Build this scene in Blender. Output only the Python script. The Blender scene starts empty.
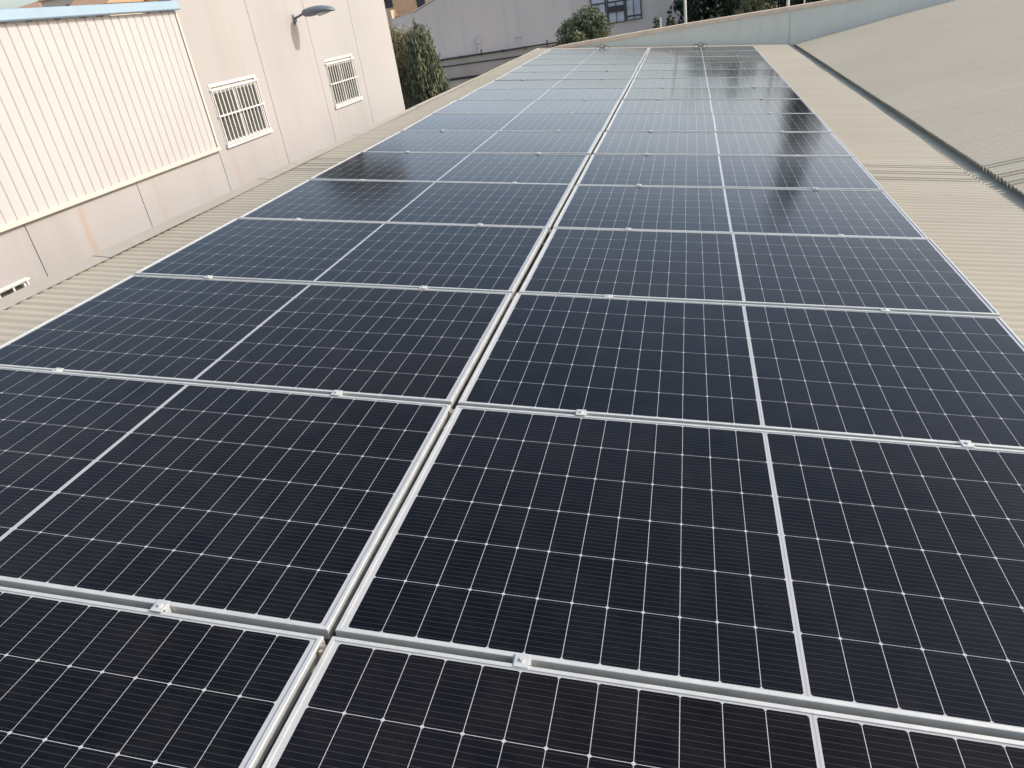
import bpy, bmesh, math, random
from mathutils import Vector, Matrix
R = math.radians
random.seed(7)
S = bpy.context.scene
COL = S.collection

# ------------------------------------------------------------------ camera, sky, sun, exposure
cam_d = bpy.data.cameras.new('camera'); cam = bpy.data.objects.new('camera', cam_d); COL.objects.link(cam)
cam_d.sensor_width = 36; cam_d.lens = 25.52; cam_d.clip_start = .05; cam_d.clip_end = 2000
r0, r1, r2 = (.968, .208, -.140), (-.0238, -.4802, -.8768), (-.2494, .8522, -.4600)
Mc = Matrix(((r0[0], -r1[0], -r2[0]), (r0[1], -r1[1], -r2[1]), (r0[2], -r1[2], -r2[2])))
q = Mc.to_quaternion(); q.normalize()
cam.rotation_mode = 'QUATERNION'; cam.rotation_quaternion = q
cam.location = (.909, -1.18, 1.334)
S.camera = cam

SUN = Vector((.831, .125, .542)).normalized()
w = bpy.data.worlds.new('World'); S.world = w; w.use_nodes = True
nt = w.node_tree; nt.nodes.clear()
sky = nt.nodes.new('ShaderNodeTexSky'); sky.sky_type = 'NISHITA'; sky.sun_disc = False
sky.sun_elevation = math.asin(SUN.z); sky.sun_rotation = math.atan2(SUN.x, SUN.y)
sky.dust_density = 2.2; sky.air_density = 1.0; sky.ozone_density = 1.0
bg = nt.nodes.new('ShaderNodeBackground'); bg.inputs[1].default_value = .15
wo = nt.nodes.new('ShaderNodeOutputWorld')
# dusty summer haze low over the horizon, part of the sky itself
def wmath(op, a, b=0.0):
    m = nt.nodes.new('ShaderNodeMath'); m.operation = op
    for s_, v in ((m.inputs[0], a), (m.inputs[1], b)):
        if isinstance(v, bpy.types.NodeSocket): nt.links.new(v, s_)
        else: s_.default_value = v
    return m.outputs[0]
wtc = nt.nodes.new('ShaderNodeTexCoord'); wsep = nt.nodes.new('ShaderNodeSeparateXYZ'); nt.links.new(wtc.outputs['Generated'], wsep.inputs[0])
wz = wmath('MAXIMUM', wsep.outputs[2], 0)
wband = nt.nodes.new('ShaderNodeValToRGB'); nt.links.new(wz, wband.inputs[0])
we = wband.color_ramp.elements
for k_ in range(5): we.new(.5)
for e_, (p_, g_) in zip(we, ((0, .0), (.07, .05), (.12, .42), (.175, .78), (.225, .42), (.30, .12), (.45, .0))):
    e_.position = p_; e_.color = (g_, g_, g_, 1)
wm = nt.nodes.new('ShaderNodeMix'); wm.data_type = 'RGBA'; wm.blend_type = 'MULTIPLY'; wm.inputs[0].default_value = 1
wc = nt.nodes.new('ShaderNodeCombineColor')
for k_, (b0_, b1_) in enumerate(((1.04, 1.06), (.96, .76), (.87, .68))):
    wl = nt.nodes.new('ShaderNodeMapRange'); nt.links.new(wz, wl.inputs[0]); wl.inputs[1].default_value = .05; wl.inputs[2].default_value = .14   # murkier air right at the horizon
    wl.inputs[3].default_value = (.66, .69, .78)[k_]; wl.inputs[4].default_value = 1
    nt.links.new(wmath('MULTIPLY', wl.outputs[0], wmath('ADD', wmath('MULTIPLY', wband.outputs[0], b1_), b0_)), wc.inputs[k_])
nt.links.new(sky.outputs[0], wm.inputs[6]); nt.links.new(wc.outputs[0], wm.inputs[7])
nt.links.new(wm.outputs[2], bg.inputs[0]); nt.links.new(bg.outputs[0], wo.inputs[0])
sd = bpy.data.lights.new('sun', 'SUN'); sun = bpy.data.objects.new('sun', sd); COL.objects.link(sun)
sd.energy = 2.05; sd.angle = R(.5); sd.color = (1, .955, .88)
sun.rotation_euler = SUN.to_track_quat('Z', 'Y').to_euler(); sun.location = (20, 0, 30)
S.view_settings.view_transform = 'Standard'; S.view_settings.look = 'None'
S.view_settings.exposure = .66; S.view_settings.gamma = 1; S.view_settings.use_curve_mapping = False

# ------------------------------------------------------------------ helpers
TILT = R(6.3)
RB = Matrix.Rotation(TILT, 3, 'Y')
def P(u, v, z): return RB @ Vector((u, v, z))           # roof-slope coordinates -> world

def tag(o, label=None, cat=None, group=None, kind=None):
    if label: o['label'] = label
    if cat: o['category'] = cat
    if group: o['group'] = group
    if kind: o['kind'] = kind
    return o
def empty(name, loc=(0, 0, 0), rot=(0, 0, 0)):
    o = bpy.data.objects.new(name, None); COL.objects.link(o); o.empty_display_size = .1
    o.location = loc; o.rotation_euler = rot
    return o
class MB:
    def __init__(s): s.v = []; s.f = []; s.m = []; s.mi = 0
    def add(s, vs, fs):
        b = len(s.v); s.v += [tuple(x) for x in vs]; s.f += [tuple(i + b for i in f) for f in fs]; s.m += [s.mi] * len(fs)
        return s
    def box(s, x0, x1, y0, y1, z0, z1, bev=0):
        if bev <= 0:
            return s.add([(x0,y0,z0),(x1,y0,z0),(x1,y1,z0),(x0,y1,z0),(x0,y0,z1),(x1,y0,z1),(x1,y1,z1),(x0,y1,z1)],
                         [(0,3,2,1),(4,5,6,7),(0,1,5,4),(1,2,6,5),(2,3,7,6),(3,0,4,7)])
        bm = bmesh.new(); bmesh.ops.create_cube(bm, size=1)
        for q_ in bm.verts:
            q_.co = Vector(((x0+x1)/2+q_.co.x*(x1-x0), (y0+y1)/2+q_.co.y*(y1-y0), (z0+z1)/2+q_.co.z*(z1-z0)))
        bmesh.ops.bevel(bm, geom=bm.edges[:], offset=bev, segments=2, affect='EDGES', profile=.5)
        bm.verts.index_update()
        s.add([x.co[:] for x in bm.verts], [[x.index for x in f.verts] for f in bm.faces]); bm.free()
        return s
    def tube(s, pts, rad, n=8, caps=True):
        pts = [Vector(p) for p in pts]
        if not isinstance(rad, (list, tuple)): rad = [rad] * len(pts)
        vs = []; 
        for i, p in enumerate(pts):
            d = (pts[min(i+1, len(pts)-1)] - pts[max(i-1, 0)]).normalized()
            a = d.orthogonal().normalized() if i == 0 else (a - d * a.dot(d)).normalized()
            b = d.cross(a)
            for k in range(n):
                t = 2*math.pi*k/n
                vs.append(p + (a*math.cos(t) + b*math.sin(t)) * rad[i])
        fs = []
        for i in range(len(pts)-1):
            for k in range(n):
                fs.append((i*n+k, i*n+(k+1) % n, (i+1)*n+(k+1) % n, (i+1)*n+k))
        if caps: fs += [tuple(range(n-1, -1, -1)), tuple(range((len(pts)-1)*n, len(pts)*n))]
        return s.add(vs, fs)
    def prism(s, poly, axis, a0, a1):       # poly of 2D points extruded along an axis ('x','y','z')
        def mk(p, a): return {'x': (a, p[0], p[1]), 'y': (p[0], a, p[1]), 'z': (p[0], p[1], a)}[axis]
        n = len(poly)
        return s.add([mk(p, a0) for p in poly] + [mk(p, a1) for p in poly],
                     [tuple(range(n)), tuple(range(2*n-1, n-1, -1))] + [(i, i+n, (i+1) % n + n, (i+1) % n) for i in range(n)])
    def build(s, name, mat, parent=None, smooth=False, fix=True):
        me = bpy.data.meshes.new(name); me.from_pydata(s.v, [], s.f)
        mats = mat if isinstance(mat, (list, tuple)) else [mat]
        for m_ in mats: me.materials.append(m_)
        if len(mats) > 1:
            for p_, k in zip(me.polygons, s.m): p_.material_index = k
        if fix:
            bm = bmesh.new(); bm.from_mesh(me); bmesh.ops.recalc_face_normals(bm, faces=bm.faces[:]); bm.to_mesh(me); bm.free()
        if smooth:
            for p_ in me.polygons: p_.use_smooth = True
        me.update()
        o = bpy.data.objects.new(name, me); COL.objects.link(o)
        if parent: o.parent = parent
        return o
def copy_tree(o, parent=None):
    c = o.copy(); COL.objects.link(c); c.parent = parent
    for ch in list(o.children): copy_tree(ch, c)
    return c

# ------------------------------------------------------------------ materials
class N:                                    # tiny node builder
    def __init__(s, name):
        s.mat = bpy.data.materials.new(name); s.mat.use_nodes = True; s.t = s.mat.node_tree
        s.b = s.t.nodes['Principled BSDF']
    def new(s, typ, **k):
        n = s.t.nodes.new(typ)
        for a, b in k.items(): setattr(n, a, b)
        return n
    def val(s, sock, v):
        if isinstance(v, bpy.types.NodeSocket): s.t.links.new(v, sock)
        else: sock.default_value = v
    def m(s, op, a, b=0.0, c=None):
        n = s.new('ShaderNodeMath', operation=op); s.val(n.inputs[0], a); s.val(n.inputs[1], b)
        if c is not None: s.val(n.inputs[2], c)
        return n.outputs[0]
    def coord(s, kind='Object'): return s.new('ShaderNodeTexCoord').outputs[kind]
    def mapv(s, scale, src=None, loc=(0, 0, 0)):
        n = s.new('ShaderNodeMapping'); s.val(n.inputs[0], src or s.coord()); n.inputs['Scale'].default_value = scale; n.inputs['Location'].default_value = loc
        return n.outputs[0]
    def noise(s, scale, detail=4, rough=.6, vec=None, dist=0):
        n = s.new('ShaderNodeTexNoise'); n.inputs['Scale'].default_value = scale; n.inputs['Detail'].default_value = detail
        n.inputs['Roughness'].default_value = rough; n.inputs['Distortion'].default_value = dist
        s.val(n.inputs['Vector'], vec or s.coord()); return n.outputs['Fac']
    def ramp(s, fac, *stops):
        n = s.new('ShaderNodeValToRGB'); s.val(n.inputs[0], fac); e = n.color_ramp.elements
        while len(e) < len(stops): e.new(.5)
        for k, (p, c) in enumerate(stops): e[k].position = p; e[k].color = (*c, 1) if len(c) == 3 else c
        return n.outputs[0]
    def mix(s, fac, a, b, mode='MIX'):
        n = s.new('ShaderNodeMix', data_type='RGBA', blend_type=mode)
        s.val(n.inputs[0], fac)
        for sk, v in ((n.inputs[6], a), (n.inputs[7], b)):
            if isinstance(v, bpy.types.NodeSocket): s.t.links.new(v, sk)
            else: sk.default_value = (*v, 1)
        return n.outputs[2]
    def bump(s, h, strength=.3, dist=.01):
        n = s.new('ShaderNodeBump'); n.inputs['Strength'].default_value = strength; n.inputs['Distance'].default_value = dist
        s.val(n.inputs['Height'], h); s.t.links.new(n.outputs[0], s.b.inputs['Normal'])
    def out(s, col=None, rough=None, metal=None, spec=None):
        if col is not None:
            if isinstance(col, bpy.types.NodeSocket): s.t.links.new(col, s.b.inputs['Base Color'])
            else: s.b.inputs['Base Color'].default_value = (*col, 1)
        if rough is not None: s.val(s.b.inputs['Roughness'], rough)
        if metal is not None: s.val(s.b.inputs['Metallic'], metal)
        if spec is not None: s.val(s.b.inputs['Specular IOR Level'], spec)
        return s.mat
def simple(name, col, rough=.6, metal=0, var=.12, scale=3, bump=0):
    n = N(name); f = n.noise(scale, 5)
    c = n.ramp(f, (.3, tuple(x*(1-var) for x in col)), (.7, tuple(min(1, x*(1+var)) for x in col)))
    if bump: n.bump(n.noise(scale*12, 3), bump, .005)
    return n.out(c, rough, metal)

M = {}
# --- photovoltaic laminate: half-cut cells behind glass
def mat_glass():
    n = N('pv_laminate')
    sp = n.new('ShaderNodeSeparateXYZ'); n.val(sp.inputs[0], n.coord())
    u, v = sp.outputs[0], sp.outputs[1]
    du = n.m('ABSOLUTE', u)                                     # origin at the panel's centre
    PU, PV = .0922, .1837
    a = n.m('DIVIDE', n.m('SUBTRACT', du, .007), PU)
    au = n.m('MULTIPLY', n.m('ABSOLUTE', n.m('SUBTRACT', a, n.m('ROUND', a))), PU)
    b = n.m('DIVIDE', n.m('ADD', v, .551), PV)
    av = n.m('MULTIPLY', n.m('ABSOLUTE', n.m('SUBTRACT', b, n.m('ROUND', b))), PV)
    gu = n.m('LESS_THAN', au, .00078); gv = n.m('LESS_THAN', av, .0007)
    dia = n.m('LESS_THAN', n.m('ADD', au, av), .0062)
    cen = n.m('LESS_THAN', du, .007)
    ou = n.m('GREATER_THAN', du, 1.1134); ov = n.m('GREATER_THAN', n.m('ABSOLUTE', v), .551)
    line = n.m('MAXIMUM', n.m('MAXIMUM', n.m('MAXIMUM', gu, gv), n.m('MAXIMUM', dia, cen)), n.m('MAXIMUM', ou, ov))
    ribbon = n.m('LESS_THAN', n.m('ABSOLUTE', n.m('SUBTRACT', du, 0)), .0022)
    # thin bus wires along the panel's length
    c = n.m('DIVIDE', n.m('ADD', v, .551), PV/11)
    ac = n.m('MULTIPLY', n.m('ABSOLUTE', n.m('SUBTRACT', n.m('FRACT', c), .5)), PV/11)
    wire = n.m('LESS_THAN', ac, .00055)
    # cell-to-cell tone and dust
    oi = n.new('ShaderNodeObjectInfo').outputs['Random']
    tone = n.noise(.9, 2, .5, n.coord())
    cell = n.ramp(tone, (.35, (.002, .0025, .004)), (.65, (.004, .0045, .007)))
    g = n.new('ShaderNodeNewGeometry').outputs['Position']
    dust = n.m('ADD', n.m('MULTIPLY', n.noise(.55, 6, .65, g), .5), n.m('MULTIPLY', n.noise(9, 5, .7, g), .5))
    dustf = n.ramp(dust, (.40, (0, 0, 0)), (.72, (1, 1, 1)))
    cw = n.mix(n.m('MULTIPLY', wire, .75), cell, (.05, .053, .06))
    cl = n.mix(line, cw, (.42, .435, .45))
    cl = n.mix(n.m('MULTIPLY', ribbon, .75), cl, (.30, .31, .33))
    dd = n.m('MULTIPLY_ADD', dustf, .02, .001)
    gs = n.new('ShaderNodeSeparateXYZ'); n.val(gs.inputs[0], g)     # paler tint painted in towards the ridge side, stands in for brighter sky reflection
    dd = n.m('ADD', dd, n.m('MULTIPLY', n.m('MINIMUM', n.m('MAXIMUM', n.m('MULTIPLY', gs.outputs[0], -.55), 0), 1), n.m('MULTIPLY_ADD', dustf, .012, .010)))
    cl = n.mix(dd, cl, (.42, .38, .33))
    n.b.inputs['IOR'].default_value = 1.29
    tint = n.ramp(n.m('ADD', n.m('MULTIPLY', n.noise(.42, 3, .55, g), .75), n.m('MULTIPLY', oi, .25)), (.36, (1, .72, .60)), (.5, (.86, .86, .92)), (.64, (.50, .76, 1)))
    n.t.links.new(tint, n.b.inputs['Specular Tint'])
    rgh = n.m('MULTIPLY_ADD', dustf, .05, .10)
    return n.out(cl, rgh, 0, .5)
M['pv'] = mat_glass()
def mat_alu():
    n = N('anodised_aluminium')
    f = n.noise(14, 4, .7)
    c = n.ramp(f, (.3, (.54, .56, .54)), (.75, (.66, .675, .65)))
    return n.out(c, n.m('MULTIPLY_ADD', f, .2, .36), .35)
M['alu'] = mat_alu()
M['steel'] = simple('stainless_bolt', (.40, .41, .42), .4, .8)
M['galv'] = simple('galvanised_rail', (.50, .51, .51), .45, .7)
def mat_sheet(name, c0, c1, streak):
    n = N(name)
    lo = n.noise(.35, 5, .6)
    base = n.ramp(lo, (.3, c0), (.7, c1))
    st = n.noise(1.0, 5, .7, n.mapv((.35, 6, 1)))
    base = n.mix(n.m('MULTIPLY', n.ramp(st, (.48, (0, 0, 0)), (.75, (1, 1, 1))), .35), base, streak)
    sp = n.noise(7, 6, .75)
    base = n.mix(n.m('MULTIPLY', n.ramp(sp, (.58, (0, 0, 0)), (.72, (1, 1, 1))), .22), base, streak)
    n.bump(n.noise(1.3, 3), .12, .02)
    return n.out(base, .55, 0, .35)
M['sheet'] = mat_sheet('dusty_cream_sheet', (.40, .37, .295), (.455, .42, .34), (.31, .27, .205))
M['sheet_r'] = mat_sheet('dusty_cream_sheet_right', (.465, .425, .335), (.515, .47, .375), (.38, .33, .25))
M['cap'] = mat_sheet('ridge_flashing', (.37, .34, .285), (.42, .39, .335), (.31, .26, .21))
M['gutter'] = simple('grey_gutter', (.52, .49, .38), .8, .0, .12, 2.2)
def mat_parapet():
    n = N('grey_green_parapet')
    f = n.noise(.5, 5, .6)
    c = n.ramp(f, (.3, (.53, .58, .55)), (.7, (.58, .62, .58)))
    d = n.noise(1, 5, .7, n.mapv((5, 1, .5)))
    c = n.mix(n.m('MULTIPLY', n.ramp(d, (.5, (0, 0, 0)), (.75, (1, 1, 1))), .2), c, (.34, .34, .30))
    return n.out(c, .7)
M['parapet'] = mat_parapet()
M['coping'] = simple('sandstone_coping', (.60, .50, .40), .8, 0, .12, 4)
def mat_conc(name, c0, c1, stain, sscale=(1, .9, .14), drip=()):
    n = N(name)
    f = n.noise(.45, 5, .55)
    c = n.ramp(f, (.32, c0), (.68, c1))
    d = n.noise(1.1, 6, .65, n.mapv(sscale))
    c = n.mix(n.m('MULTIPLY', n.ramp(d, (.50, (0, 0, 0)), (.80, (1, 1, 1))), .55), c, stain)
    if drip:
        sx = n.new('ShaderNodeSeparateXYZ'); n.val(sx.inputs[0], n.coord())
        for y0_, w_, z_, k_ in drip:
            f1 = n.m('MAXIMUM', n.m('SUBTRACT', 1, n.m('DIVIDE', n.m('ABSOLUTE', n.m('SUBTRACT', n.m('ADD', sx.outputs[1], n.m('MULTIPLY', n.noise(2.5, 2), .08)), y0_ + .04)), w_)), 0)
            f2 = n.m('LESS_THAN', sx.outputs[2], z_)
            fd = n.m('MINIMUM', n.m('MULTIPLY', n.m('SUBTRACT', z_, sx.outputs[2]), 9), 1)
            c = n.mix(n.m('MULTIPLY', n.m('MULTIPLY', f1, n.m('MULTIPLY', f2, fd)), k_), c, (.40, .27, .15))
    n.bump(n.noise(40, 4), .1, .003)
    return n.out(c, .85, 0, .25)
M['conc'] = mat_conc('cream_precast_concrete', (.375, .36, .355), (.41, .395, .39), (.32, .295, .275), drip=((2.04, .09, 5.8, .5), (3.6, .07, 5.8, .2), (5.85, .10, 5.78, .25), (7.25, .08, 5.78, .15), (.9, .06, 5.8, .2)))
M['conc2'] = mat_conc('pale_precast_concrete', (.37, .365, .36), (.40, .395, .39), (.33, .32, .30), drip=((10.42, .08, 5.76, .3), (11.85, .08, 5.76, .2)))
M['clad'] = simple('cream_profiled_cladding', (.465, .455, .45), .5, 0, .04, .8)
M['cladtrim'] = simple('white_flashing', (.55, .53, .47), .5, 0, .04)
M['blue'] = simple('pale_blue_gutter', (.30, .42, .52), .5, 0, .05)
M['white'] = simple('white_lacquer', (.62, .62, .60), .45, 0, .03)
M['joint'] = simple('dark_sealant', (.24, .215, .185), .9, 0, .1)
def mat_win():
    n = N('window_glass'); return n.out((.075, .08, .07), .15, 0, .4)
M['win'] = mat_win()
M['dark'] = simple('dark_metal', (.05, .05, .055), .5, .2)
M['lampgrey'] = simple('grey_lamp_paint', (.15, .18, .21), .5, .1, .08)
M['lens'] = simple('frosted_lens', (.62, .62, .58), .3, 0, .03)
M['render'] = mat_conc('grey_render', (.68, .61, .555), (.72, .66, .61), (.50, .49, .48), (1.4, 1, .08))
M['render2'] = mat_conc('beige_render', (.50, .44, .38), (.56, .50, .43), (.40, .35, .29))
M['pane'] = simple('milky_pane', (.60, .64, .69), .35, 0, .18, 1.5)
M['bark'] = simple('bark', (.10, .075, .05), .9, 0, .25, 12, .4)
M['polem'] = simple('pale_pole', (.62, .62, .58), .5, .1)
M['black'] = simple('black_cable', (.03, .03, .03), .6)
M['tan'] = simple('tan_clip', (.50, .38, .26), .7)
M['orange'] = simple('ochre_render', (.66, .45, .27), .85, 0, .1)
M['peach'] = simple('peach_render', (.60, .45, .34), .85, 0, .1)
M['creamh'] = simple('cream_render', (.66, .58, .46), .85, 0, .1)
def mat_tiles(name, c):
    n = N(name)
    wv = n.new('ShaderNodeTexWave'); wv.inputs['Scale'].default_value = 1.6; wv.inputs['Distortion'].default_value = 1; n.val(wv.inputs[0], n.coord())
    b = n.mix(wv.outputs['Fac'], tuple(x*.75 for x in c), c)
    b = n.mix(n.noise(3, 5), b, tuple(x*1.2 for x in c)); return n.out(b, .85)
M['tile'] = mat_tiles('terracotta_tiles', (.42, .27, .17)); M['tile2'] = mat_tiles('brown_tiles', (.30, .22, .15))
def mat_leaf(name, c0, c1, c2):
    n = N(name)
    f = n.noise(1.6, 3, .6)
    c = n.ramp(f, (.3, c0), (.5, c1), (.72, c2))
    try: n.b.inputs['Subsurface Weight'].default_value = 0
    except Exception: pass
    return n.out(c, .65, 0, .25)
M['leaf_olive'] = mat_leaf('olive_leaves', (.13, .125, .07), (.21, .195, .11), (.31, .27, .16))
M['leaf_droop'] = mat_leaf('grey_green_needles', (.09, .105, .065), (.15, .17, .10), (.22, .24, .14))
M['leaf_bush'] = mat_leaf('bush_leaves', (.08, .11, .06), (.14, .17, .095), (.27, .25, .16))
M['leaf_dark'] = mat_leaf('dark_leaves', (.018, .028, .020), (.030, .045, .030), (.05, .07, .042))
M['leaf_pale'] = mat_leaf('flowering_leaves', (.05, .065, .035), (.15, .16, .09), (.26, .24, .17))
M['leaf_cyp'] = mat_leaf('cypress_leaves', (.03, .04, .02), (.06, .075, .035), (.09, .10, .05))
M['leaf_brown'] = mat_leaf('brown_leaves', (.07, .05, .025), (.12, .085, .045), (.18, .125, .07))
def mat_ground():
    n = N('dusty_ground'); f = n.noise(.08, 6, .6)
    c = n.ramp(f, (.3, (.16, .14, .11)), (.7, (.24, .21, .17))); return n.out(c, .95)
M['ground'] = mat_ground()
M['asphalt'] = simple('asphalt', (.05, .05, .05), .9, 0, .2, 1)
M['hill'] = mat_leaf('dry_hillside', (.16, .14, .10), (.20, .19, .14), (.26, .22, .16))

# ------------------------------------------------------------------ setting
GZ = -6.0
g = MB(); g.add([(-900, -300, GZ), (900, -300, GZ), (900, 1500, GZ), (-900, 1500, GZ)], [(0, 1, 2, 3)])
tag(g.build('ground', M['ground'], fix=False), kind='structure')
g = MB(); g.box(-6.3, -3.9, -60, 30, GZ - .1, GZ + .004)
tag(g.build('road', M['asphalt']), kind='structure')
def hill_h(x, y):
    d = math.hypot(x, y); az = math.atan2(x, y)
    h = max(0, (d - 52)) * .13 * (1 if az < -.25 else max(.35, 1 - (az + .25) * 1.6))
    h = min(h, 11 + 2 * math.sin(az * 9))
    return GZ - .3 + h + .5 * math.sin(x * .07) * math.sin(y * .05)
g = MB(); vs = []; nx, ny = 70, 30
for j in range(ny):
    for i in range(nx):
        az = -1.5 + 2.6 * i / (nx - 1); d = 48 + 330 * (j / (ny - 1)) ** 1.6
        x, y = d * math.sin(az), d * math.cos(az); vs.append((x, y, hill_h(x, y)))
g.add(vs, [(j*nx+i, j*nx+i+1, (j+1)*nx+i+1, (j+1)*nx+i) for j in range(ny-1) for i in range(nx-1)])
tag(g.build('hill', M['hill'], smooth=True), kind='structure')

# ------------------------------------------------------------------ our roof
RV0, RV1 = -7.0, 19.2
def corrugated(u0, u1, deep=(), amp=.016, name='roof_sheet', mat=None, parent=None, to=None, y0=RV0, y1=RV1, nu=10):
    """ribbed sheet, ribs run along u; to(u,v,z) -> parent space"""
    rnd = random.Random(3); prof = []
    v = y0; k = 0
    while v < y1 - .01:
        d = amp
        for dv in deep:
            if abs(v - dv) < .041: d = .040
        w_ = .08
        # valley, flank, crest, flank
        dz = rnd.uniform(-.0012, .0012)
        prof += [(v, dz - d), (v + .012, dz - d*.85), (v + .028, dz - .002), (v + .041, dz), (v + .054, dz - .002), (v + .070, dz - d*.85)]
        v += w_; k += 1
    prof.append((min(v, y1), -.016))
    mb = MB(); n = len(prof); us = [u0 + (u1 - u0) * i / nu for i in range(nu + 1)]
    vs = []
    for u in us:
        for (pv, pz) in prof:
            sag = .004 * math.sin(u * 1.7 + pv * .9) + .003 * math.sin(pv * 2.3 + u)
            vs.append(to(u, min(pv, y1), pz + sag))
    mb.add(vs, [(i*n+j, (i+1)*n+j, (i+1)*n+j+1, i*n+j+1) for i in range(nu) for j in range(n-1)])
    # turned-down thickness at both sheet ends, so the rib ends read as teeth
    for u in (u0, u1):
        a = [to(u, pv, pz) for pv, pz in prof]; b = [to(u, pv, pz - .004) for pv, pz in prof]
        mb.add(a + b, [(j, j+1, n+j+1, n+j) for j in range(n-1)])
    return mb.build(name, mat, parent, fix=False)

wh = empty('warehouse', (0, 0, 0))
tag(wh, 'cream ribbed metal roof with valley gutter and grey end parapet under the solar panels', 'building')
CZ = -.11
corrugated(-2.975, 3.19, (5.44, 5.68, 5.92), name='roof_sheet', mat=M['sheet'], parent=wh, to=lambda u, v, z: P(u, v, CZ + z))
TR = R(8.0); VX, VZ = 3.347, -.48
def RT(s_, v, z): return Vector((VX + s_ * math.cos(TR) - z * math.sin(TR), v, VZ + s_ * math.sin(TR) + z * math.cos(TR)))
corrugated(0, 12, (5.36, 5.60, 5.92), name='roof_sheet', mat=M['sheet_r'], parent=wh, to=lambda u, v, z: RT(u, v, z), nu=14, amp=.012)
# lap joints: raised sheet edges running down the slope
# far slope of the right roof, down behind its ridge
m_ = MB(); pr = RT(12, 0, .0); m_.add([(pr.x, RV0, pr.z), (pr.x, RV1, pr.z), (pr.x+11, RV1, pr.z-1.5), (pr.x+11, RV0, pr.z-1.5)], [(0, 1, 2, 3)])
m_.build('far_roof_slope', M['sheet_r'], wh, fix=False)
# ridge cap: flat flashing, small upstand over the ribs, turned down outside
m_ = MB(); nn = 24
for i in range(nn):
    va = RV0 + (RV1 - RV0) * i / nn; vb = RV0 + (RV1 - RV0) * (i + 1) / nn - .004
    def uo(v): return -3.055 + .009 * max(0, min(17, v - 2))
    pa = [(-2.905, -.1070), (-2.920, -.1066), (-2.950, -.105), (None, -.100), (None, -.25)]
    A = [P(p[0] if p[0] is not None else uo(va) - (0 if k == 3 else .002), va, p[1] + (.002 if i % 2 else 0)) for k, p in enumerate(pa)]
    Bq = [P(p[0] if p[0] is not None else uo(vb) - (0 if k == 3 else .002), vb, p[1] + (.002 if i % 2 else 0)) for k, p in enumerate(pa)]
    m_.add(A + Bq, [(k, k+1, 5+k+1, 5+k) for k in range(4)])
m_.build('ridge_cap', M['cap'], wh, fix=False)
# valley gutter
m_ = MB(); uL, uR = P(3.13, 0, CZ), RT(.06, 0, 0)
gx0, gx1, gz = uL.x, uR.x, VZ - .035
t = .004
pts = [(gx0 - .05, gz + .005), (gx0, gz), (gx0 + .01, gz - .028), (gx1 - .01, gz - .028), (gx1, gz), (gx1 + .05, gz + .008)]
inner = pts + [(p[0], p[1] - t) for p in reversed(pts)]
for i in range(8):
    a, b = RV0 + i * 3.275, RV0 + (i + 1) * 3.275 - .003
    m_.prism(inner, 'y', a, b)
m_.build('valley_gutter', M['gutter'], wh)
# outer walls
m_ = MB()
m_.box(-2.90, -2.70, RV0, 19.2, GZ, P(-2.9, 0, CZ).z - .06)
m_.build('side_wall', M['render2'], wh)
m_ = MB()
top = [(-2.96, .045), (-2.35, .112), (.79, .206), (3.79, .262), (7, .33), (11, .60), (15.3, 1.25), (27, -.3)]
m_.prism([(-2.96, GZ)] + top + [(27, GZ)], 'y', 19.2, 19.42)
par = m_.build('end_parapet', M['parapet'], wh)
cp = MB()
for i in range(len(top) - 1):
    (xa, za), (xb, zb) = top[i], top[i+1]
    L = xb - xa; k = max(1, round(L / 1.2))
    for j in range(k):
        x0 = xa + L*j/k; x1 = xa + L*(j+1)/k - .006
        z0 = za + (zb-za)*j/k; z1 = za + (zb-za)*(j+1)/k
        cp.prism([(x0, z0+.002), (x1, z1+.002), (x1, z1+.088), (x0, z0+.088)], 'y', 19.165, 19.46)
cp.build('coping', M['coping'], par)
# dark joint of two parapet sheets above the gutter
m_ = MB(); m_.box(3.22, 3.235, 19.192, 19.2, -.60, .245); m_.build('parapet_joint', M['gutter'], par)

# ------------------------------------------------------------------ solar panels
W, H, GR, GS = 2.279, 1.134, .0220, .0283
ROT = (0, TILT, 0)
def frame_mesh():
    prof = [(0, -.035), (0, -.0012), (.0012, 0), (.0112, 0), (.0112, -.0035), (.002, -.0035), (.002, -.033), (.026, -.033), (.026, -.035)]
    mb = MB(); n = len(prof); vs = []
    for cx, cy in ((-1, -1), (1, -1), (1, 1), (-1, 1)):
        for d, z in prof: vs.append((cx * (W/2 - d), cy * (H/2 - d), z))
    fs = []
    for c in range(4):
        c2 = (c + 1) % 4
        for k in range(n): fs.append((c*n+k, c2*n+k, c2*n+(k+1) % n, c*n+(k+1) % n))
    return mb.add(vs, fs)
ORD = ['first', 'second', 'third', 'fourth', 'fifth', 'sixth', 'seventh', 'eighth', 'ninth', 'tenth', 'eleventh', 'twelfth', 'thirteenth', 'fourteenth', 'fifteenth', 'sixteenth']
root = empty('solar_panel')
frame_mesh().build('frame', M['alu'], root)
m_ = MB(); m_.box(-(W/2 - .0025), W/2 - .0025, -(H/2 - .0025), H/2 - .0025, -.0068, -.0036)
gl = m_.build('glass_sheet', M['pv'], root)
first = True
rnd = random.Random(11)
panels = []
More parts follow.
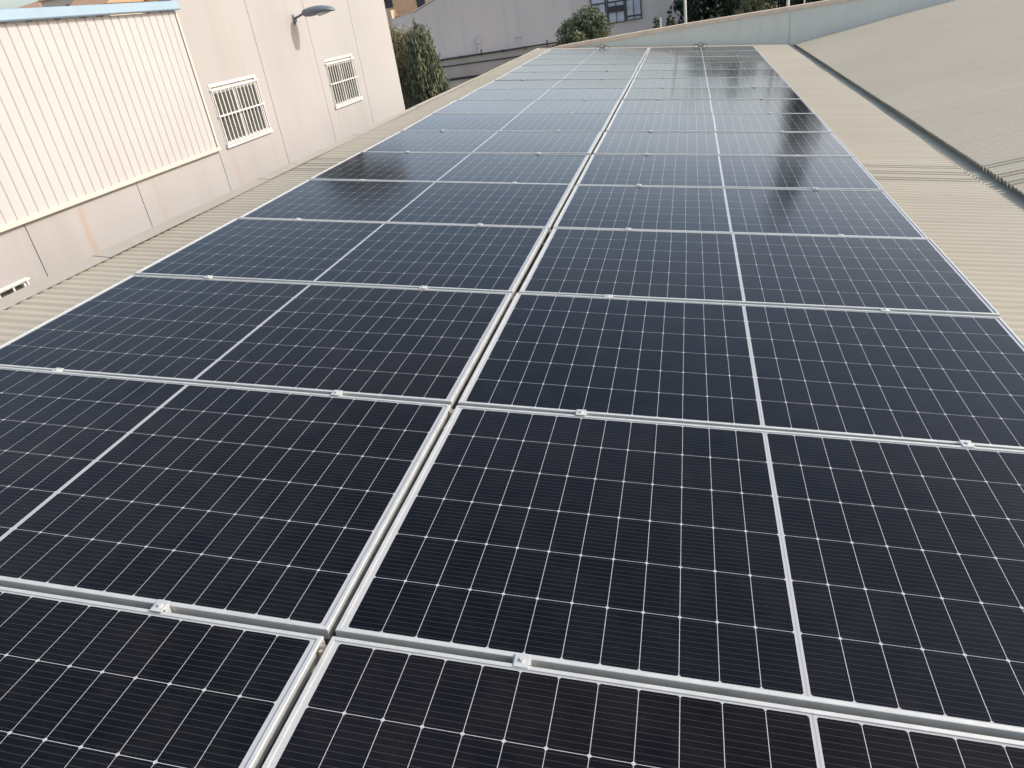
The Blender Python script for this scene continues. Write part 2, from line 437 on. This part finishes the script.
for col in (0, 1):
    for r in range(16):
        o = root if first else copy_tree(root); first = False
        u = W/2 if col == 0 else -GS - W/2
        v = (r - 1) * (H + GR) + H/2
        # the array is set by hand: small offsets and tilts from panel to panel
        ju = rnd.uniform(-.004, .004) + (.0 if r < 6 else .01 * (1 - abs(r - 10) / 5))
        o.location = P(u + ju, v, rnd.uniform(-.0026, .0022))
        o.rotation_euler = (rnd.gauss(0, .0034), TILT + rnd.gauss(0, .0018), rnd.gauss(0, .0006))
        side = 'right' if col == 0 else 'left'
        extra = ', the nearest to the camera' if r == 0 else ('' if r == 15 else '')
        tag(o, 'dark solar panel, %s from the camera in the %s column%s' % (ORD[r], side, extra), 'solar panel', 'solar panels laid in two columns on the roof')
        panels.append(o)

# mounting rails
UC = (.486, 1.797, -GS - .481, -GS - 1.795)
NM = ['right column, near the central seam', 'right column, towards the gutter', 'left column, near the central seam', 'left column, towards the ridge']
for i, u in enumerate(UC):
    m_ = MB()
    m_.prism([(-.02, -.035), (-.02, 0), (-.006, 0), (-.006, -.012), (.006, -.012), (.006, 0), (.02, 0), (.02, -.035)], 'y', -1.5, 17.42)
    o = m_.build('mounting_rail', M['galv']); o.location = P(u, 0, -.0375); o.rotation_euler = ROT
    tag(o, 'aluminium rail under the panels of the ' + NM[i], 'rail', 'rails carrying the solar panels')
    v = -1.2
    while v < 17.4:
        if v < -1: f_ = MB(); f_.box(-.03, .03, -.02, .02, -.071, -.0355); ft = f_.build('rail_foot', M['galv'], o)
        else: ft = ft.copy(); COL.objects.link(ft); ft.parent = o
        ft.location = (0, v, 0); v += 1.6
    
# clamps
cl = empty('panel_clamp')
m_ = MB(); m_.box(-.018, .018, -.0200, .0200, .0004, .0030, .0006); m_.box(-.021, .021, -.009, .009, -.030, .0005)
m_.build('clamp_plate', M['alu'], cl)
m_ = MB(); m_.tube([(0, 0, .0031), (0, 0, .0042)], .0085, 16); m_.tube([(0, 0, .0043), (0, 0, .0085)], .0062, 6); m_.build('bolt', M['alu'], cl)
first = True
for i, u in enumerate(UC):
    for r in range(1, 16):
        o = cl if first else copy_tree(cl); first = False
        o.location = P(u + rnd.uniform(-.015, .015), (r - 1) * (H + GR) - GR/2, .0016); o.rotation_euler = (0, TILT, rnd.uniform(-.05, .05))
        tag(o, 'small metal clamp between %s and %s panels of the %s' % (ORD[r-1], ORD[r], NM[i]), 'clamp', 'clamps between neighbouring solar panels')
# end clamps behind the last row
ec = empty('end_clamp')
m_ = MB(); m_.box(-.021, .021, -.012, .016, .0006, .0046, .0008); m_.box(-.021, .021, .004, .03, -.033, .0005); m_.build('clamp_plate', M['steel'], ec)
m_ = MB(); m_.tube([(0, .012, .0047), (0, .012, .0125)], .0072, 6); m_.build('bolt', M['alu'], ec)
for i, u in enumerate(UC):
    o = ec if i == 0 else copy_tree(ec)
    o.location = P(u, 15 * (H + GR) - GR + .004, .0016); o.rotation_euler = ROT
    tag(o, 'end clamp holding the farthest panel of the ' + NM[i], 'clamp', 'end clamps at the far edge of the array')
# tan clips sitting in the seam
c0 = empty('seam_clip')
m_ = MB(); m_.box(-.011, .004, -.012, .012, -.03, -.006, .002); m_.build('clip_body', M['tan'], c0)
m_ = MB(); m_.tube([(-.004, 0, -.0059), (-.004, 0, -.003)], .005, 8); m_.build('screw', M['steel'], c0)
for r in range(1, 9):
    o = c0 if r == 1 else copy_tree(c0)
    o.location = P(-GS/2 + .006, (r - 1) * (H + GR) - .055, -.002); o.rotation_euler = ROT
    tag(o, 'tan clip in the central seam beside the %s right-column panel from the camera' % ORD[r-1], 'clip', 'tan clips in the seam between the columns')
# cable loops behind the last row
for k, (u, lab) in enumerate(((1.13, 'right'), (-1.10, 'left'))):
    m_ = MB()
    for a, hgt in ((-.10, .05), (.0, .085), (.09, .055)):
        pts = [(a + .06*math.cos(t_*math.pi/8), .02*math.sin(t_*1.3), hgt*math.sin(t_*math.pi/8)) for t_ in range(9)]
        m_.tube(pts, .006, 6)
    m_.box(-.03, .05, -.02, .02, -.01, .012, .003)
    o = m_.build('cable_loop', M['black']); o.location = P(u, 17.45, .0); o.rotation_euler = ROT
    tag(o, 'small tangle of black cable behind the farthest %s panel, by the parapet' % lab, 'cable', 'cable tangles behind the array')

# ------------------------------------------------------------------ left building
XW = -7.09
lb = empty('precast_building', (XW, 5, GZ)); LB = Vector((XW, 5, GZ))
tag(lb, 'cream precast concrete building with ribbed cladding bay and barred windows at the left', 'building')
def L(mb):  # shift into the building's space
    mb.v = [(a - LB.x, b - LB.y, c - LB.z) for a, b, c in mb.v]; return mb
TOPZ = 2.55
Z1 = -.19
# wall panels: one mesh, with true open joints and window openings
def wall_panel(mb, y0, y1, z0, z1, holes=()):
    ys = sorted({y0, y1, *[h[0] for h in holes], *[h[1] for h in holes]}); zs = sorted({z0, z1, *[h[2] for h in holes], *[h[3] for h in holes]})
    for a, b in zip(ys, ys[1:]):
        for c, d in zip(zs, zs[1:]):
            if any(a >= h[0] - 1e-6 and b <= h[1] + 1e-6 and c >= h[2] - 1e-6 and d <= h[3] + 1e-6 for h in holes): continue
            mb.add([(XW, a, c), (XW, b, c), (XW, b, d), (XW, a, d)], [(0, 1, 2, 3)])
    # panel edges (the joint's sides)
    for a in (y0, y1): mb.add([(XW, a, z0), (XW, a, z1), (XW-.14, a, z1), (XW-.14, a, z0)], [(0, 1, 2, 3)])
    for c in (z0, z1): mb.add([(XW, y0, c), (XW, y1, c), (XW-.14, y1, c), (XW-.14, y0, c)], [(0, 1, 2, 3)])
    for h in holes:
        for a in (h[0], h[1]): mb.add([(XW, a, h[2]), (XW, a, h[3]), (XW-.14, a, h[3]), (XW-.14, a, h[2])], [(0, 1, 2, 3)])
        for c in (h[2], h[3]): mb.add([(XW, h[0], c), (XW, h[1], c), (XW-.14, h[1], c), (XW-.14, h[0], c)], [(0, 1, 2, 3)])
WIN = [(10.74, 12.32, -.17, .84), (15.34, 16.92, -.20, .81), (4.24, 5.83, -1.80, -.785), (-.4, 1.2, -1.80, -.785)]
jg = .014
m_ = MB()
ylow = [-12, -9.7, -7.4, -5.1, -2.8, -.55, 1.65, 3.88, 6.13, 8.25, 10.47]
for a, b in zip(ylow, ylow[1:]):
    wall_panel(m_, a + jg/2, b - jg/2, GZ, Z1 - .005, [h for h in WIN if h[0] > a and h[1] < b])
m_.mi = 0
m_L = L(m_).build('wall', M['conc'], lb, fix=False)
m_ = MB()
yt = [10.47, 12.68, 14.98, 17.35, 19.79]
for i, (a, b) in enumerate(zip(yt, yt[1:])):
    m_.mi = 1 if i >= 2 else 0
    wall_panel(m_, a + jg/2, b - jg/2, GZ, TOPZ, [h for h in WIN if h[0] > a and h[1] < b])
m_.mi = 1
m_.add([(XW, 19.783, GZ), (XW-.02, 19.80, GZ), (XW-.02, 19.80, TOPZ), (XW, 19.783, TOPZ)], [(0, 1, 2, 3)])
m_.add([(XW-.02, 19.80, GZ), (XW-14, 19.80, GZ), (XW-14, 19.80, 1.35), (XW-.24, 19.80, 1.35), (XW-.24, 19.80, TOPZ), (XW-.02, 19.80, TOPZ)], [(0, 1, 2, 3, 4, 5)])
m_.box(XW-14, XW-.141, 10.478, 19.795, Z1, 1.35); m_.box(XW-.24, XW-.141, 10.478, 19.795, 1.352, TOPZ)
L(m_).build('wall', [M['conc'], M['conc2']], lb, fix=False)
# core behind joints (dark) with holes left clear for the windows
m_ = MB(); XC = XW - .10
def core(y0, y1, z0, z1):
    hs = [h for h in WIN if h[0] > y0 and h[1] < y1]
    keep = XW; 
    ys = sorted({y0, y1, *[h[0] for h in hs], *[h[1] for h in hs]}); zs = sorted({z0, z1, *[h[2] for h in hs], *[h[3] for h in hs]})
    for a, b in zip(ys, ys[1:]):
        for c, d in zip(zs, zs[1:]):
            if any(a >= h[0]-1e-6 and b <= h[1]+1e-6 and c >= h[2]-1e-6 and d <= h[3]+1e-6 for h in hs): continue
            m_.add([(XW-.03, a, c), (XW-.03, b, c), (XW-.03, b, d), (XW-.03, a, d)], [(0, 1, 2, 3)])
core(-12, 10.46, GZ, Z1 - .02); core(10.48, 19.77, GZ, TOPZ - .01)
L(m_).build('joint_sealant', M['joint'], lb, fix=False)
m_ = MB(); m_.box(XW-.29, XW+.05, 10.45, 19.84, TOPZ + .002, TOPZ + .07)
L(m_).build('coping', M['coping'], lb)
m_ = MB(); m_.add([(XW-.1, -12, 1.95), (XW-.1, 10.46, 1.95), (XW-14, 10.46, 1.2), (XW-14, -12, 1.2)], [(0, 1, 2, 3)])
L(m_).build('roof', M['sheet'], lb, fix=False)
# cladding sheet with narrow grooves
m_ = MB(); pitch = .1685; xs = XW + .045
y = 10.385; pr = []
while y > -12:
    pr += [(y, 0), (y - .128, 0), (y - .138, -.014), (y - .158, -.014)]; y -= pitch
pr = pr[::-1]
n_ = len(pr)
m_.add([(xs + d, yy, Z1 + .05) for yy, d in pr] + [(xs + d, yy, 1.975) for yy, d in pr], [(i, i+1, n_+i+1, n_+i) for i in range(n_-1)])
L(m_).build('cladding', M['clad'], lb, fix=False)
m_ = MB(); m_.box(XW + .001, XW + .075, -12, 10.47, Z1 - .004, Z1 + .055, .004)
L(m_).build('base_flashing', M['cladtrim'], lb)
m_ = MB(); m_.box(XW + .001, XW + .06, 10.40, 10.455, Z1 + .06, 1.97, .003)
L(m_).build('corner_flashing', M['cladtrim'], lb)
m_ = MB(); m_.prism([(XW+.02, 1.985), (XW+.13, 1.985), (XW+.145, 2.0), (XW+.145, 2.105), (XW+.13, 2.115), (XW+.12, 2.03), (XW+.02, 2.03)], 'y', -12, 10.44)
L(m_).build('roof_gutter', M['blue'], lb)
# windows
for (y0, y1, z0, z1) in WIN:
    f = MB(); t_ = .055; X0, X1 = XW - .06, XW + .012
    e = .0015
    f.box(X0, X1, y0+e, y1-e, z1 - t_, z1-e, .003); f.box(X0, X1, y0+e, y1-e, z0+e, z0 + .05, .003)
    f.box(X0, X1, y0+e, y0 + t_*.6, z0 + .052, z1 - t_ - .002, .003); f.box(X0, X1, y1 - t_*1.5, y1-e, z0 + .052, z1 - t_ - .002, .003)
    ym = (y0 + y1)/2
    f.box(X0, XW - .02, ym - .045, ym + .025, z0 + .052, z1 - .17, .003)
    fo = L(f).build('window', M['white'], lb)
    gq = MB(); gq.box(XW - .055, XW - .045, y0 + .03, y1 - .05, z0 + .04, z1 - .04); 
    def sub(mb, nm, mt): return L(mb).build(nm, mt, fo)
    sub(gq, 'pane', M['win'])
    s_ = MB(); s_.box(XW - .12, XW + .045, y0 - .02, y1 + .02, z0 - .05, z0 - .002, .006); sub(s_, 'sill', M['white'])
    if z1 > 0: rb = MB(); rb.box(XW - .09, XW - .03, y0 + .036, y1 - .085, z1 - .165, z1 - .060, .004); sub(rb, 'shutter_box', M['white'])
    gr_ = MB(); xg = XW + .028
    low = z1 < 0; nb = 8 if low else 13
    for k in range(nb):
        yy = y0 + .035 + (y1 - y0 - .07) * k / (nb - 1)
        gr_.box(xg - .006, xg + .006, yy - .0125, yy + .0125, z0 + .01, z1 - (.03 if low else .09))
    for zz in (z0 + .02, (z0 + z1)/2 - .02, z1 - (.02 if low else .10)):
        gr_.box(xg + .0065, xg + .0125, y0 - .01, y1 + .01, zz - .014, zz + .014)
    sub(gr_, 'grille', M['white'])

# wall lamp
lm = empty('wall_lamp', (XW, 14.405, 1.705))
tag(lm, 'grey street lamp head on a short arm fixed high on the cream wall', 'lamp')
m_ = MB(); m_.box(.001, .018, -.04, .04, -.13, .06, .004); m_.tube([(.018, 0, .02), (.06, 0, -.06), (.03, 0, -.10)], .014, 8); m_.build('bracket', M['lampgrey'], lm)
m_ = MB(); m_.tube([(.019, 0, -.02), (.10, 0, .0), (.30, 0, .062)], .024, 10); m_.build('arm', M['lampgrey'], lm)
def loft(secs, n=16):
    mb = MB(); vs = []
    for (x, zc, wy, hu, hd) in secs:
        for k in range(n):
            t_ = 2*math.pi*k/n; s1 = math.sin(t_)
            vs.append((x, wy*math.cos(t_), zc + (hu if s1 > 0 else hd)*s1))
    fs = [(i*n+k, i*n+(k+1) % n, (i+1)*n+(k+1) % n, (i+1)*n+k) for i in range(len(secs)-1) for k in range(n)]
    fs += [tuple(range(n-1, -1, -1)), tuple(range((len(secs)-1)*n, len(secs)*n))]
    return mb.add(vs, fs)
loft([(.25, .055, .07, .04, .05), (.29, .06, .12, .06, .08), (.42, .068, .165, .075, .10), (.56, .07, .175, .08, .09), (.70, .06, .165, .08, .045), (.84, .045, .14, .065, .04), (.92, .03, .10, .045, .03), (.95, .022, .05, .02, .015)]).build('lamp_housing', M['lampgrey'], lm, smooth=True)
loft([(.54, .0, .07, .01, .02), (.60, .0, .09, .02, .05), (.72, .012, .085, .015, .045), (.84, .015, .05, .01, .02)]).build('lamp_lens', M['lens'], lm, smooth=True)

# ------------------------------------------------------------------ buildings beyond the parapet
gb = empty('rendered_building', (-6, 40, GZ)); GB = Vector((-6, 40, GZ))
tag(gb, 'big grey rendered gable wall with vertical stains behind the parapet', 'building')
def G(mb, o=GB): mb.v = [(a-o.x, b-o.y, c-o.z) for a, b, c in mb.v]; return mb
m_ = MB(); m_.prism([(-14.6, GZ), (-14.6, 1.5), (-13.3, 1.6), (-11.6, 2.2), (.9, 2.2), (.9, GZ)], 'y', 40, 62); G(m_).build('wall', M['render'], gb)
m_ = MB(); m_.prism([(-13.35, 1.61), (-11.65, 2.205), (1.0, 2.205), (1.0, 2.25), (-11.7, 2.25), (-13.4, 1.65)], 'y', 39.95, 62.2); G(m_).build('roof', M['render'], gb)
# glazed wall of milky panes in black frames
rr = random.Random(5)
for bi, (xa, xb, z0, z1) in enumerate(((-3.93, -3.17, -.15, 1.95), (-3.11, -2.24, -.27, 1.95), (-2.20, -1.42, -.24, 1.95))):
    fw = MB()
    fw.box(xa, xa+.05, 39.90, 39.995, z0, z1); fw.box(xb-.05, xb, 39.90, 39.995, z0, z1)
    fw.box(xa+.052, xb-.052, 39.90, 39.995, z0, z0+.03); fw.box(xa+.052, xb-.052, 39.92, 39.995, .66, .72); fw.box(xa+.052, xb-.052, 39.92, 39.995, 1.6, 1.66)
    fw.box((xa+xb)/2-.012, (xa+xb)/2+.012, 39.90, 39.99, z0+.032, .655)
    if bi == 1: fw.box(xa+.055, xb-.055, 39.885, 39.96, .22, .50)
    if bi == 2: fw.box(xa+.055, xb-.055, 39.885, 39.96, -.09, -.03)
    fo = G(fw).build('window', M['dark'], gb)
    pn = MB(); z = z0 + .03
    while z < 1.8:
        h = rr.uniform(.10, .2); d = rr.uniform(0, .012)
        a, b = xa + .051, xb - .051
        pn.add([(a, 39.948+d, z), (b, 39.948+d, z), (b, 39.955-d*.5, z+h), (a, 39.955-d*.5, z+h)], [(0, 1, 2, 3)])
        z += h
    G(pn).build('pane', M['pane'], fo, fix=False)
m_ = MB(); m_.tube([(-10.02, 39.93, -.75), (-10.02, 39.93, .0), (-9.95, 39.9, .08)], .05, 8); m_.box(-10.1, -9.88, 39.84, 39.99, -.28, -.02, .01); G(m_).build('drain_pipe', M['polem'], gb)
m_ = MB(); m_.box(-7.88, -7.66, 39.80, 39.99, -.26, -.14, .02); m_.tube([(-7.77, 39.9, -.26), (-7.77, 39.9, -.36)], .04, 8); G(m_).build('wall_light', M['white'], gb)
# low annex in front with pipe along its edge
an = empty('low_annex', (-8, 38.6, GZ)); AN = Vector((-8, 38.6, GZ))
tag(an, 'low beige flat-roofed annex below the grey gable wall, pipe along its edge', 'building')
m_ = MB(); m_.box(-14.0, -4.2, 38.6, 39.9, GZ, -.80); G(m_, AN).build('wall', M['render2'], an)
m_ = MB(); m_.box(-14.05, -4.15, 38.55, 39.95, -.798, -.765); G(m_, AN).build('roof', M['render2'], an)
m_ = MB(); m_.tube([(-13.6, 38.5, -.76), (-9, 38.5, -.73), (-4.4, 38.5, -.70)], .04, 8)
for k in range(8): m_.box(-13+k*1.15, -12.95+k*1.15, 38.46, 38.53, -.80, -.52 if k % 3 == 0 else -.66)
G(m_, AN).build('pipe', M['dark'], an)
m_ = MB(); m_.box(-13.8, -4.4, 38.54, 38.598, -1.12, -1.07); G(m_, AN).build('ledge', M['dark'], an)
m_ = MB(); m_.box(-12.2, -11.8, 38.54, 38.598, -3.2, -1.13); G(m_, AN).build('door', M['dark'], an)
m_ = MB(); m_.box(-11.6, -6.5, 38.48, 38.598, -1.80, -1.70); G(m_, AN).build('awning_edge', M['dark'], an)
m_ = MB(); m_.box(-11.6, -6.5, 38.55, 38.598, -3.2, -1.81); G(m_, AN).build('shutter', M['gutter'], an)

def house(x0, x1, y0, d, zb, ze, rise, wm, rm, label, cat='house', group=None, hip=False, wins=2):
    o = empty('house', ((x0+x1)/2, y0, zb)); O = Vector(((x0+x1)/2, y0, zb)); tag(o, label, cat, group)
    m = MB(); m.box(x0, x1, y0, y0+d, zb, ze); G(m, O).build('wall', wm, o)
    m = MB(); e = .35; xm = (x0+x1)/2; hx = d*.5 if hip else .0
    ym = y0 + d/2
    vs = [(x0-e, y0-e, ze+.01), (x1+e, y0-e, ze+.01), (x1+e, y0+d+e, ze+.01), (x0-e, y0+d+e, ze+.01), (x0-e+hx, ym, ze+rise), (x1+e-hx, ym, ze+rise)]
    m.add(vs, [(0, 1, 5, 4), (1, 2, 5), (2, 3, 4, 5), (3, 0, 4), (3, 2, 1, 0)])
    rf = G(m, O).build('roof', rm, o)
    m = MB(); m.box(xm+.6, xm+1.1, ym-.3, ym+.2, ze+rise*.6, ze+rise+.7); G(m, O).build('chimney', wm, rf)
    for k in range(wins):
        xx = x0 + (x1-x0)*(k+.6)/(wins+.2)
        for zz in (ze-1.9,):
            m = MB(); m.box(xx-.45, xx+.45, y0-.03, y0-.002, zz, zz+1.2); G(m, O).build('window', M['dark'], o)
    return o
GH = 'houses on the hillside at far left'
house(-75, -67.4, 75, 8, -2, 8.05, 1.0, M['peach'], M['tile'], 'peach house with low terracotta roof, leftmost above the pale blue gutter', group=GH, hip=True)
house(-66.2, -61.6, 74, 8, -2, 8.5, 2.6, M['creamh'], M['tile2'], 'tall hillside house with steep brown hipped roof, second from the left', group=GH, hip=True)
house(-61.3, -56.8, 72, 7, -2, 7.1, 1.9, M['creamh'], M['tile'], 'cream hillside house with tan pitched roof, third from the left', group=GH)
house(-58.0, -53.8, 78, 7, -2, 7.3, 1.8, M['peach'], M['tile'], 'small tan-roofed hillside house, fourth from the left', group=GH)
house(-54.6, -50.4, 82, 7, -2, 6.9, 2.4, M['render2'], M['tile2'], 'grey-brown hillside house beside the concrete tower wall, fifth from the left', group=GH, hip=True)
# ochre block seen between the concrete corner and the grey gable
ob = empty('apartment_block', (-22.5, 62, GZ)); OB = Vector((-22.5, 62, GZ))
tag(ob, 'ochre apartment block with dark windows above the trees by the concrete corner', 'building')
m_ = MB(); m_.box(-30, -18.0, 62, 74, GZ, 3.7); G(m_, OB).build('wall', M['orange'], ob)
m_ = MB(); m_.box(-30.3, -17.7, 61.7, 74.3, 3.702, 3.95); G(m_, OB).build('roof', M['tile'], ob)
m_ = MB(); m_.box(-23.6, -22.25, 60.6, 61.99, GZ, 2.2, .03); G(m_, OB).build('stair_block', M['peach'], ob)
for x, z in ((-22.85, 2.4), (-20.1, 2.1), (-24.6, 2.4), (-26.4, 2.4), (-28.2, 2.4)):
    m_ = MB(); m_.box(x-.35, x+.35, 61.96, 61.998, z, z+1.0); G(m_, OB).build('window', M['dark'], ob)
m_ = MB(); m_.box(-24, -18.2, 61.2, 61.99, 1.68, 1.85); G(m_, OB).build('balcony', M['peach'], ob)

# ------------------------------------------------------------------ vegetation
def crown_mesh(blobs, leaf, n, seed, droop=0, gap=.0, aspect=1.5):
    rnd = random.Random(seed); mb = MB()
    tot = sum(b[3]*b[4]*b[5] for b in blobs)
    for (cx, cy, cz, rx, ry, rz) in blobs:
        k = max(20, int(n * (rx*ry*rz) / tot))
        # clumps near the surface
        nc = max(5, k // 38)
        for _ in range(nc):
            d = Vector((rnd.gauss(0, 1), rnd.gauss(0, 1), rnd.gauss(0, 1))).normalized()
            rr_ = rnd.uniform(.35, 1.04) ** .6
            c = Vector((cx + d.x*rx*rr_, cy + d.y*ry*rr_, cz + d.z*rz*rr_))
            cr = rnd.uniform(.12, .30) * (rx*ry*rz) ** (1/3)
            for _ in range(k // nc):
                o = Vector((rnd.gauss(0, 1), rnd.gauss(0, 1), rnd.gauss(0, .8) * (1 + 2.5*droop))) * cr * .5
                p = c + o
                a = Vector((rnd.gauss(0, 1), rnd.gauss(0, 1), rnd.gauss(0, 1) - 5*droop)).normalized()
                b = a.orthogonal().normalized(); b = (Matrix.Rotation(rnd.uniform(0, 6.28), 3, a) @ b)
                s = leaf * rnd.uniform(.6, 1.4)
                a = a * s * aspect; b = b * s * .55
                mb.add([p - a*.5, p + b*.5, p + a*.5, p - b*.5], [(0, 1, 2, 3)])
    return mb
def tree(name, label, x, y, blobs, leafmat, leaf=.12, n=5000, seed=1, droop=0, tr=.16, cat='tree', group=None, branches=5, aspect=1.5):
    o = empty(name, (x, y, GZ)); tag(o, label, cat, group)
    rnd = random.Random(seed)
    bl = [(b[0]-x, b[1]-y, b[2]-GZ, b[3], b[4], b[5]) for b in blobs]
    lo = min(b[2]-b[5] for b in bl); hi = max(b[2] for b in bl)
    m = MB(); m.tube([(0, 0, 0), (.06, .03, lo*.5 + .3), (-.04, .05, lo + .3), (.02, 0, (lo+hi)/2 + .1), (0, 0, hi)], [tr, tr*.8, tr*.65, tr*.4, tr*.12], 8)
    for k in range(branches):
        b = rnd.choice(bl); t_ = rnd.uniform(.3, .8); z0 = lo + (hi-lo)*t_*.7
        d = Vector((b[0] + rnd.uniform(-.5, .5)*b[3], b[1] + rnd.uniform(-.5, .5)*b[4], b[2] + rnd.uniform(-.1, .6)*b[5]))
        m.tube([(0, 0, z0), (d.x*.5, d.y*.5, (z0+d.z)/2 + .05), d[:]], [tr*.35, tr*.22, tr*.08], 6)
    m.build('trunk', M['bark'], o)
    crown_mesh(bl, leaf, n, seed, droop, aspect=aspect).build('crown', leafmat, o, fix=False)
    return o
tree('olive_tree', 'dusty olive-green tree pressed against the concrete corner', -9.5, 26.5,
     [(-9.45, 26.5, -.5, .85, .9, 1.5), (-9.1, 26.2, -1.5, .8, .8, 1.5), (-9.9, 27, .2, .8, .9, .9), (-9.1, 26.8, .25, .5, .6, .75), (-9.2, 26.2, -3.0, 1.0, 1, 1.8)], M['leaf_olive'], .065, 42000, 3, .35)
tree('weeping_conifer', 'drooping grey-green conifer right of the dusty olive tree', -8.2, 25.6,
     [(-8.3, 25.6, .35, .42, .5, .85), (-8.25, 25.5, -.6, .55, .6, 1.2), (-8.0, 25.5, -1.5, .5, .5, 1.2), (-8.5, 25.7, -2.0, .6, .6, 1.5), (-8.2, 25.6, -3.8, .7, .7, 1.6)], M['leaf_droop'], .07, 36000, 4, .7, aspect=2.4)
tree('round_tree', 'rounded green tree with pale blossom in front of the grey gable wall', -2.85, 28,
     [(-2.65, 28, .32, .60, .6, .50), (-3.2, 28, .0, .65, .7, .50), (-2.3, 28, -.05, .55, .6, .45), (-2.9, 28, -.4, 1.0, .9, .5), (-2.8, 28, -1.2, 1.1, 1.0, .8)], M['leaf_bush'], .065, 34000, 8)
tree('blossom_shrub', 'pale yellow flowering shrub at the foot of the rounded green tree', -2.85, 26.8,
     [(-2.85, 26.8, -.22, .34, .35, .34), (-2.55, 26.9, -.35, .3, .3, .25), (-2.8, 26.8, -1.3, .5, .5, .9)], M['leaf_pale'], .07, 3500, 9, cat='shrub', tr=.06)
tree('young_cypress', 'slim green cypress standing left of the pale lamp post', .12, 34,
     [(.12, 34, -.35, .15, .15, .80), (.12, 34, -.75, .22, .2, .7), (.10, 34, -2.0, .3, .3, 1.5)], M['leaf_cyp'], .07, 9000, 10, -.5, cat='tree', tr=.07)
tree('small_conifer', 'short dark conifer left of the slim cypress', -.42, 33.5,
     [(-.44, 33.5, -.45, .17, .2, .48), (-.42, 33.5, -.9, .26, .24, .6), (-.42, 33.5, -2.4, .35, .3, 1.4)], M['leaf_droop'], .07, 8000, 11, -.4, tr=.06)
tree('young_cypress', 'low thin cypress in front of the dark trees, just left of the pale lamp post', .62, 32,
     [(.62, 32, -.6, .12, .14, .45), (.62, 32, -2.0, .2, .2, 1.2)], M['leaf_cyp'], .06, 4500, 12, -.8, tr=.05)
dk = [(2.0, 36, 2.6, 1.5, 'dark dense tree right behind the pale lamp post'),
      (3.6, 37, 3.0, 1.6, 'dark dense tree between the lamp post and the blossoming oleander'),
      (6.0, 37.5, 2.8, 1.7, 'dark dense tree behind the second pole'),
      (8.4, 38, 2.7, 1.7, 'dark dense tree behind the raised parapet end'),
      (11.2, 38, 2.9, 1.9, 'dark tree second from the right in the row behind the parapet'),
      (14.6, 38.5, 3.2, 2.0, 'dark tree farthest right, past the raised end of the parapet')]
for i, (x, y, h, rr_, lab) in enumerate(dk):
    bl = [(x, y, h - 1.6, rr_*.8, 1.3, 1.5), (x-.6, y-.3, h-3.4, rr_*.95, 1.4, 1.5), (x+.7, y-.2, h-3.2, rr_*.85, 1.4, 1.6), (x, y, h-5.2, rr_*1.1, 1.5, 1.7)]
    tree('dark_tree', lab, x, y, bl, M['leaf_dark'], .20, 15000, 20 + i, group='dark trees behind the parapet', tr=.2)
tree('tall_cypress', 'tall dark cypress rising above the dark trees behind the parapet', 6.9, 37,
     [(6.9, 37, 4.6, .85, .85, 4.3), (6.9, 37, 1.0, 1.15, 1.1, 4.0), (6.9, 37, -3.0, 1.0, 1.0, 2.6)], M['leaf_dark'], .16, 9000, 31, -.6, tr=.18)
tree('oleander', 'pale blossoming oleander above the parapet coping between the poles', 3.3, 30.5,
     [(3.2, 30.5, .05, .55, .5, .6), (3.7, 30.6, -.15, .5, .5, .5), (2.8, 30.5, -.4, .45, .5, .4), (3.3, 30.5, -1.6, .9, .8, 1.2)], M['leaf_pale'], .08, 9000, 32, cat='shrub', tr=.07)
tree('young_cypress', 'thin green cypress left of the second pole', 4.0, 33,
     [(4.0, 33, -.3, .16, .16, .9), (4.0, 33, -1.8, .22, .22, 1.6)], M['leaf_cyp'], .06, 1300, 33, -.8, tr=.05)
tree('stone_pine', 'tall brownish pine rising beyond the concrete building', -12.4, 30,
     [(-12.3, 30, 7.6, 1.9, 1.6, 1.0), (-13.4, 30, 7.1, 1.3, 1.2, .8), (-11.0, 30, 7.3, 1.1, 1.2, .75)], M['leaf_brown'], .15, 5200, 34, tr=.2, branches=9)

def pole(x, y, h, rad, label, lean=0, head=True):
    o = empty('street_lamp', (x, y, GZ)); tag(o, label, 'street lamp', 'pale poles behind the parapet')
    m = MB(); m.tube([(0, 0, 0), (lean*.5, 0, h*.5), (lean, 0, h)], [rad*1.3, rad*1.1, rad*.8], 12); m.tube([(0, 0, 0), (0, 0, .35)], rad*1.9, 12); m.build('pole', M['polem'], o)
    if head:
        m = MB(); m.tube([(lean, 0, h-.05), (lean+.15, 0, h+.10), (lean+.55, 0, h+.16)], rad*.45, 8); m.build('arm', M['polem'], o)
        m = loft([(.5, 0, .05, .03, .03), (.58, 0, .10, .05, .05), (.8, 0, .12, .06, .05), (1.0, 0, .06, .03, .02)])
        m.v = [(a+lean, b, c+h+.17) for a, b, c in m.v]; m.build('lamp_head', M['lampgrey'], o, smooth=True)
    return o
pole(.74, 30, 8.5, .055, 'pale lamp post standing before the dark trees, nearest the middle')
pole(4.36, 30, 8.5, .06, 'pale lamp post above the high part of the parapet, right of the oleander')
o = pole(-.29, 33, 5.95, .045, 'short pale post between the small conifer and the slim cypress', head=False); o['category'] = 'post'; o.name = 'short_post'
for ob_ in (o,): del ob_['group']
pole(5.3, 33, 7.2, .035, 'thin grey pole among the dark trees right of the second lamp post')
